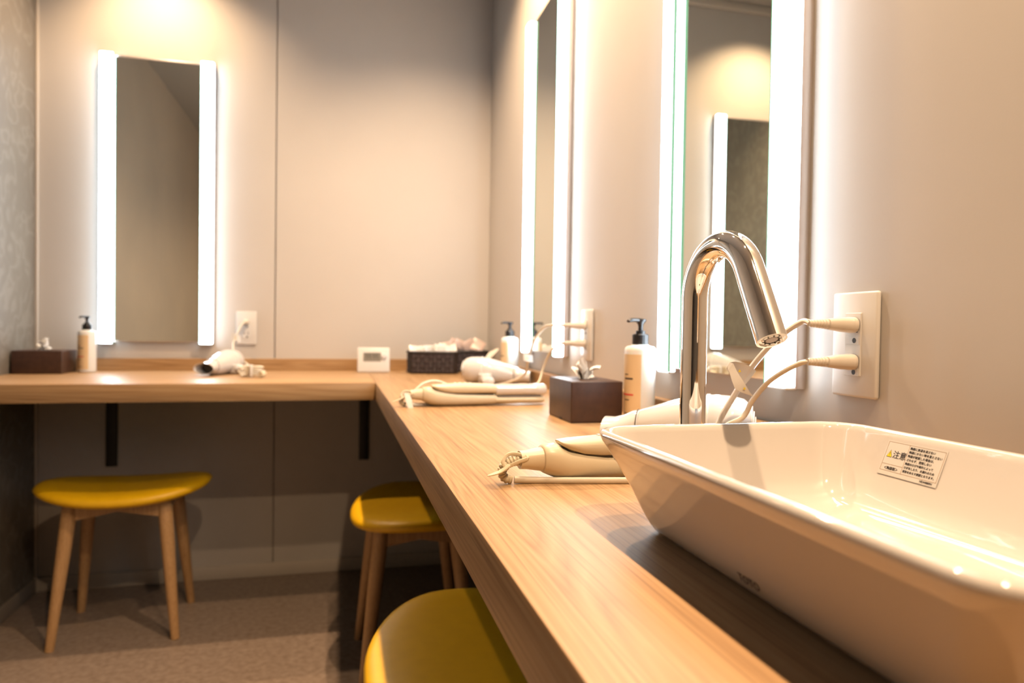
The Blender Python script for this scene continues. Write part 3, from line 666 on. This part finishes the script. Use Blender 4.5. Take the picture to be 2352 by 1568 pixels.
# ------------------------------------------------------------------ pump bottles
def make_bottle(loc, rz, label):
    t = thing('pump_bottle', label, 'pump bottle', loc, rz, 'pump bottles on the counter')
    obj('bottle_body', lathe(B(), [(0.001, 0), (0.0245, 0), (0.0265, 0.002), (0.0272, 0.006), (0.0272, 0.128), (0.0264, 0.1325), (0.024, 0.1355), (0.0155, 0.1375), (0.0140, 0.139)], 40), 'bottle', t)
    bm = B(); n = 30
    for r0, r1 in ((0.02745, 0.0276),):
        rings = []
        for z in (0.010, 0.122):
            rings.append([Vector((r1*math.cos(a), r1*math.sin(a), z)) for a in [math.radians(135+100*k/n) for k in range(n+1)]] + [Vector((r0*math.cos(a), r0*math.sin(a), z)) for a in [math.radians(235-100*k/n) for k in range(n+1)]])
        loft(bm, rings)
    lb = obj('bottle_label', bm, 'lotion', t)
    def patch(a0, a1, z0, z1, mat, nm):
        k = 8; r0, r1 = 0.0276, 0.0278
        rings = [[Vector((r1*math.cos(a), r1*math.sin(a), z)) for a in [math.radians(a0+(a1-a0)*q/k) for q in range(k+1)]] + [Vector((r0*math.cos(a), r0*math.sin(a), z)) for a in [math.radians(a1-(a1-a0)*q/k) for q in range(k+1)]] for z in (z0, z1)]
        obj(nm, loft(B(), rings), mat, lb)
    patch(165, 205, 0.078, 0.0808, 'print', 'printed_line'); patch(165, 184, 0.086, 0.0876, 'print', 'printed_line')
    patch(150, 208, 0.0500, 0.0530, 'redprint', 'red_stripe'); patch(165, 190, 0.0415, 0.0430, 'print', 'printed_line'); patch(165, 198, 0.018, 0.0193, 'print', 'printed_line')
    rings = []
    for z, r in ((0.137, 0.0135), (0.138, 0.0142), (0.156, 0.0142), (0.158, 0.0125)):
        rings.append([Vector(((r if z < 0.1375 or z > 0.157 else (r if k % 2 else r*0.955))*math.cos(2*PI*k/48), (r if k % 2 else r*0.955)*math.sin(2*PI*k/48), z)) for k in range(48)])
    obj('pump_collar', loft(B(), rings), 'blackpl', t)
    obj('pump_stem', lathe(B(), [(0.0085, 0.157), (0.0085, 0.163), (0.0045, 0.1645), (0.0045, 0.168)], 20), 'blackpl', t)
    bm = B(); lathe(bm, [(0.0040, 0.163), (0.0043, 0.170), (0.0052, 0.175), (0.0085, 0.179), (0.0098, 0.1810), (0.0098, 0.1835), (0.0075, 0.1848)], 24)
    tube(bm, smooth_path([(0, 0, 0.1820), (-0.015, -0.001, 0.1822), (-0.024, -0.002, 0.1818), (-0.030, -0.002, 0.1795)], 4), [0.0045]*9+[0.004, 0.0038, 0.0035, 0.0030], 12, up=(0, 0, 1), ab=(1.3, 0.8))
    obj('pump_head', bm, 'blackpl', t)
    return t
b3 = make_bottle((0.5230, 1.130, ZT), math.radians(15), 'white pump bottle with black pump beside the nearest mirror')
dup(b3, (0.5245, 2.085, ZT), math.radians(10), 'white pump bottle in the corner between baskets and mirror')
dup(b3, (-0.7960, 2.555, ZT), math.radians(60), 'white pump bottle left of the far-wall mirror')

# ------------------------------------------------------------------ tissue boxes
def make_tissue(loc, w_, d_, h_, label, seed):
    t = thing('tissue_box', label, 'tissue box', loc, 0, 'dark brown tissue boxes')
    obj('box_cover', box(B(), 0, w_, 0, d_, 0.0015, h_, 0.0022, 3), 'brown', t)
    bm = B(); box(bm, 0.001, w_-0.001, 0.001, d_-0.001, 0, 0.0035, 0.0006, 1); obj('base_board', bm, 'brown', t)
    obj('finger_notch', box(B(), -0.0006, 0.0002, d_*0.40, d_*0.50, 0.0006, 0.0055, 0.0002, 1), 'slot', t)
    obj('tissue_slot', loft(B(), [circ((w_*0.5, d_*0.5, z), Vector((1, 0, 0)), Vector((0, 1, 0)), w_*0.26, 0.012, 24) for z in (h_-0.001, h_+0.0004)]), 'slot', t)
    rnd = random.Random(seed); bm = B(); c0 = Vector((w_*0.5, d_*0.5, h_-0.002))
    for q in range(9):
        az = 2*PI*q/9+rnd.uniform(-0.3, 0.3); Ln = rnd.uniform(0.020, 0.036) if q % 3 else 0.042
        lean = rnd.uniform(0.15, 1.0) if q % 3 else 0.25; curl = rnd.uniform(-0.5, 1.1); wd = rnd.uniform(0.007, 0.011)
        out = Vector((math.cos(az), math.sin(az)*0.8, 0)); side = Vector((-math.sin(az), math.cos(az), 0)); rings = []
        p = c0+out*0.003; a_ = lean*0.4
        for k in range(7):
            f = k/6; ww = wd*(0.45+1.1*f-1.25*f*f*f)+0.0006
            nrm_ = out*math.cos(a_)-Vector((0, 0, 1))*math.sin(a_)
            rings.append([p+side*ww*u_+nrm_*(0.0035*math.sin(2.6*u_+f*3+q)+0.0025*abs(u_)) for u_ in (-1, -0.6, -0.2, 0.2, 0.6, 1)]+[p+side*ww*u_+nrm_*(0.0035*math.sin(2.6*u_+f*3+q)+0.0025*abs(u_)+0.0005) for u_ in (1, 0.6, 0.2, -0.2, -0.6, -1)])
            p = p+(out*math.sin(a_)+Vector((0, 0, 1))*math.cos(a_))*(Ln/6); a_ += (lean*0.25+curl*0.2)*(1.0+f)
        loft(bm, rings)
    obj('tissue', bm, 'tissue', t, angle=40)
    return t
make_tissue((0.398, 1.138, ZT), 0.097, 0.128, 0.0730, 'dark brown tissue box beside the near pump bottle', 1)
make_tissue((-0.974, 2.452, ZT), 0.140, 0.128, 0.0730, 'dark brown tissue box at the left end of the far counter', 4)

# ------------------------------------------------------------------ thermo-hygrometer
cl = thing('desk_thermometer', 'small white digital thermometer with grey screen on the far counter', 'thermometer', (0.0745, 2.500, ZT), math.radians(-2))
tilt = Matrix.Rotation(math.radians(-8), 4, 'X')
obj('case', box(B(), 0, 0.113, 0, 0.016, 0.0012, 0.090, 0.004, 3, tilt), 'white', cl)
sc_ = obj('screen', box(B(), 0.020, 0.082, -0.0006, 0.001, 0.040, 0.072, 0.0004, 1, tilt), 'lcd', cl)
bm = B()
for k, x in enumerate((0.030, 0.040, 0.054, 0.064)):
    box(bm, x, x+0.006, -0.0011, -0.0004, 0.056, 0.058); box(bm, x, x+0.0015, -0.0011, -0.0004, 0.058, 0.068); box(bm, x+0.0045, x+0.006, -0.0011, -0.0004, 0.048, 0.068); box(bm, x, x+0.006, -0.0011, -0.0004, 0.0665, 0.068)
obj('digits', bm, 'digit', sc_).matrix_local = tilt
bm = lathe(B(), [(0.0105, 0.0), (0.0105, -0.003), (0.0085, -0.0055), (0.004, -0.0068), (0.0005, -0.007)], 28, (0.092, 0, 0.058), 'y'); bm.transform(tilt); obj('highlight_dome', bm, 'gloss', cl)  # added dome imitates a downlight's bright reflection on the glossy case
obj('rear_stand', box(B(), 0.030, 0.083, 0.012, 0.030, 0.0005, 0.006, 0.001, 1), 'white', cl)

# ------------------------------------------------------------------ woven baskets and their sachets
def make_basket(loc, rz, label, W_=0.182, D2=0.100, H2=0.078):
    t = thing('woven_basket', label, 'basket', loc, rz, 'black woven baskets')
    def ring(h, ins): return [Vector((x, y, h)) for x, y in rrect(W_/2-ins, D2/2-ins, 0.020, 4)]
    obj('basket_body', loft(B(), [ring(0.001, 0.012), ring(0.004, 0.006), ring(0.02, 0.004), ring(H2-0.003, 0.0015), ring(H2-0.003, 0.006), ring(0.02, 0.008), ring(0.006, 0.012)]), 'wicker', t)
    rim = B(); rr = ring(H2-0.002, 0.001); rr.append(rr[0]); tube(rim, rr, 0.0042, 8); obj('rim', rim, 'wicker', t)
    bm = B()
    for side in range(4):
        hw = (W_ if side % 2 == 0 else D2)/2-0.018; dep = (D2 if side % 2 == 0 else W_)/2
        nx = max(3, int(2*hw/0.0145)); R_ = Matrix.Rotation(side*PI/2, 4, 'Z')
        for i in range(nx):
            for j in range(4):
                x = -hw+2*hw*(i+0.5)/nx; z = 0.012+0.0165*j; o_ = 0.0016 if (i+j) % 2 else -0.0004
                box(bm, x-0.0066, x+0.0066, -dep+0.001-o_, -dep+0.005, z-0.0074, z+0.0074, 0.0009, 1, R_)
    w = obj('woven_strips', bm, 'wicker2', t); w['kind'] = 'stuff'
    return t
k1 = make_basket((0.338, 2.470, ZT), math.radians(-8), 'black woven basket filled with white sachets on the far counter')
k2 = dup(k1, (0.4680, 2.5750, ZT), math.radians(2), 'black woven basket filled with pinkish sachets in the corner')
def sachet(mat):
    bm = B(); n = 10; a_, b_ = 0.026, 0.019; rings = []
    for k in range(9):
        u = -1+2*k/8; th = 0.0048*(1-u*u)**0.6+0.0003; ring = []
        for i in range(n):
            a = 2*PI*i/n; ring.append(Vector((a_*u, b_*math.cos(a), th*math.sin(a)*(1+0.2*math.sin(3*a+u*4)))))
        rings.append(ring)
    return loft(bm, rings)
rnd = random.Random(3)
def fill(bk, mat, gp, base_label, zs, n, spread, name):
    first = None; c_ = bk.location
    for i in range(n):
        f = (i+0.5)/n; lx = -0.068+0.136*f; ly = rnd.uniform(-0.018, 0.018)
        rz = bk.rotation_euler[2]; x = c_.x+lx*math.cos(rz)-ly*math.sin(rz); y = c_.y+lx*math.sin(rz)+ly*math.cos(rz)
        loc = (x, y, ZT+zs+rnd.uniform(-0.004, spread))
        if first is None: o = obj(name, sachet(mat), mat); first = o
        else: o = first.copy(); C.objects.link(o)
        o.location = loc; o.rotation_euler = (rnd.uniform(0.9, 1.5), rnd.uniform(-0.5, 0.5), rnd.uniform(-0.7, 0.7))
        tag(o, base_label, 'sachet', gp)
fill(k1, 'packw', 'white sachets in the left basket', 'white wrapped sachet standing in the left black basket', 0.078, 8, 0.008, 'white_sachet')
fill(k2, 'packp', 'pinkish sachets in the corner basket', 'pinkish wrapped sachet in the corner black basket', 0.088, 9, 0.014, 'pink_sachet')
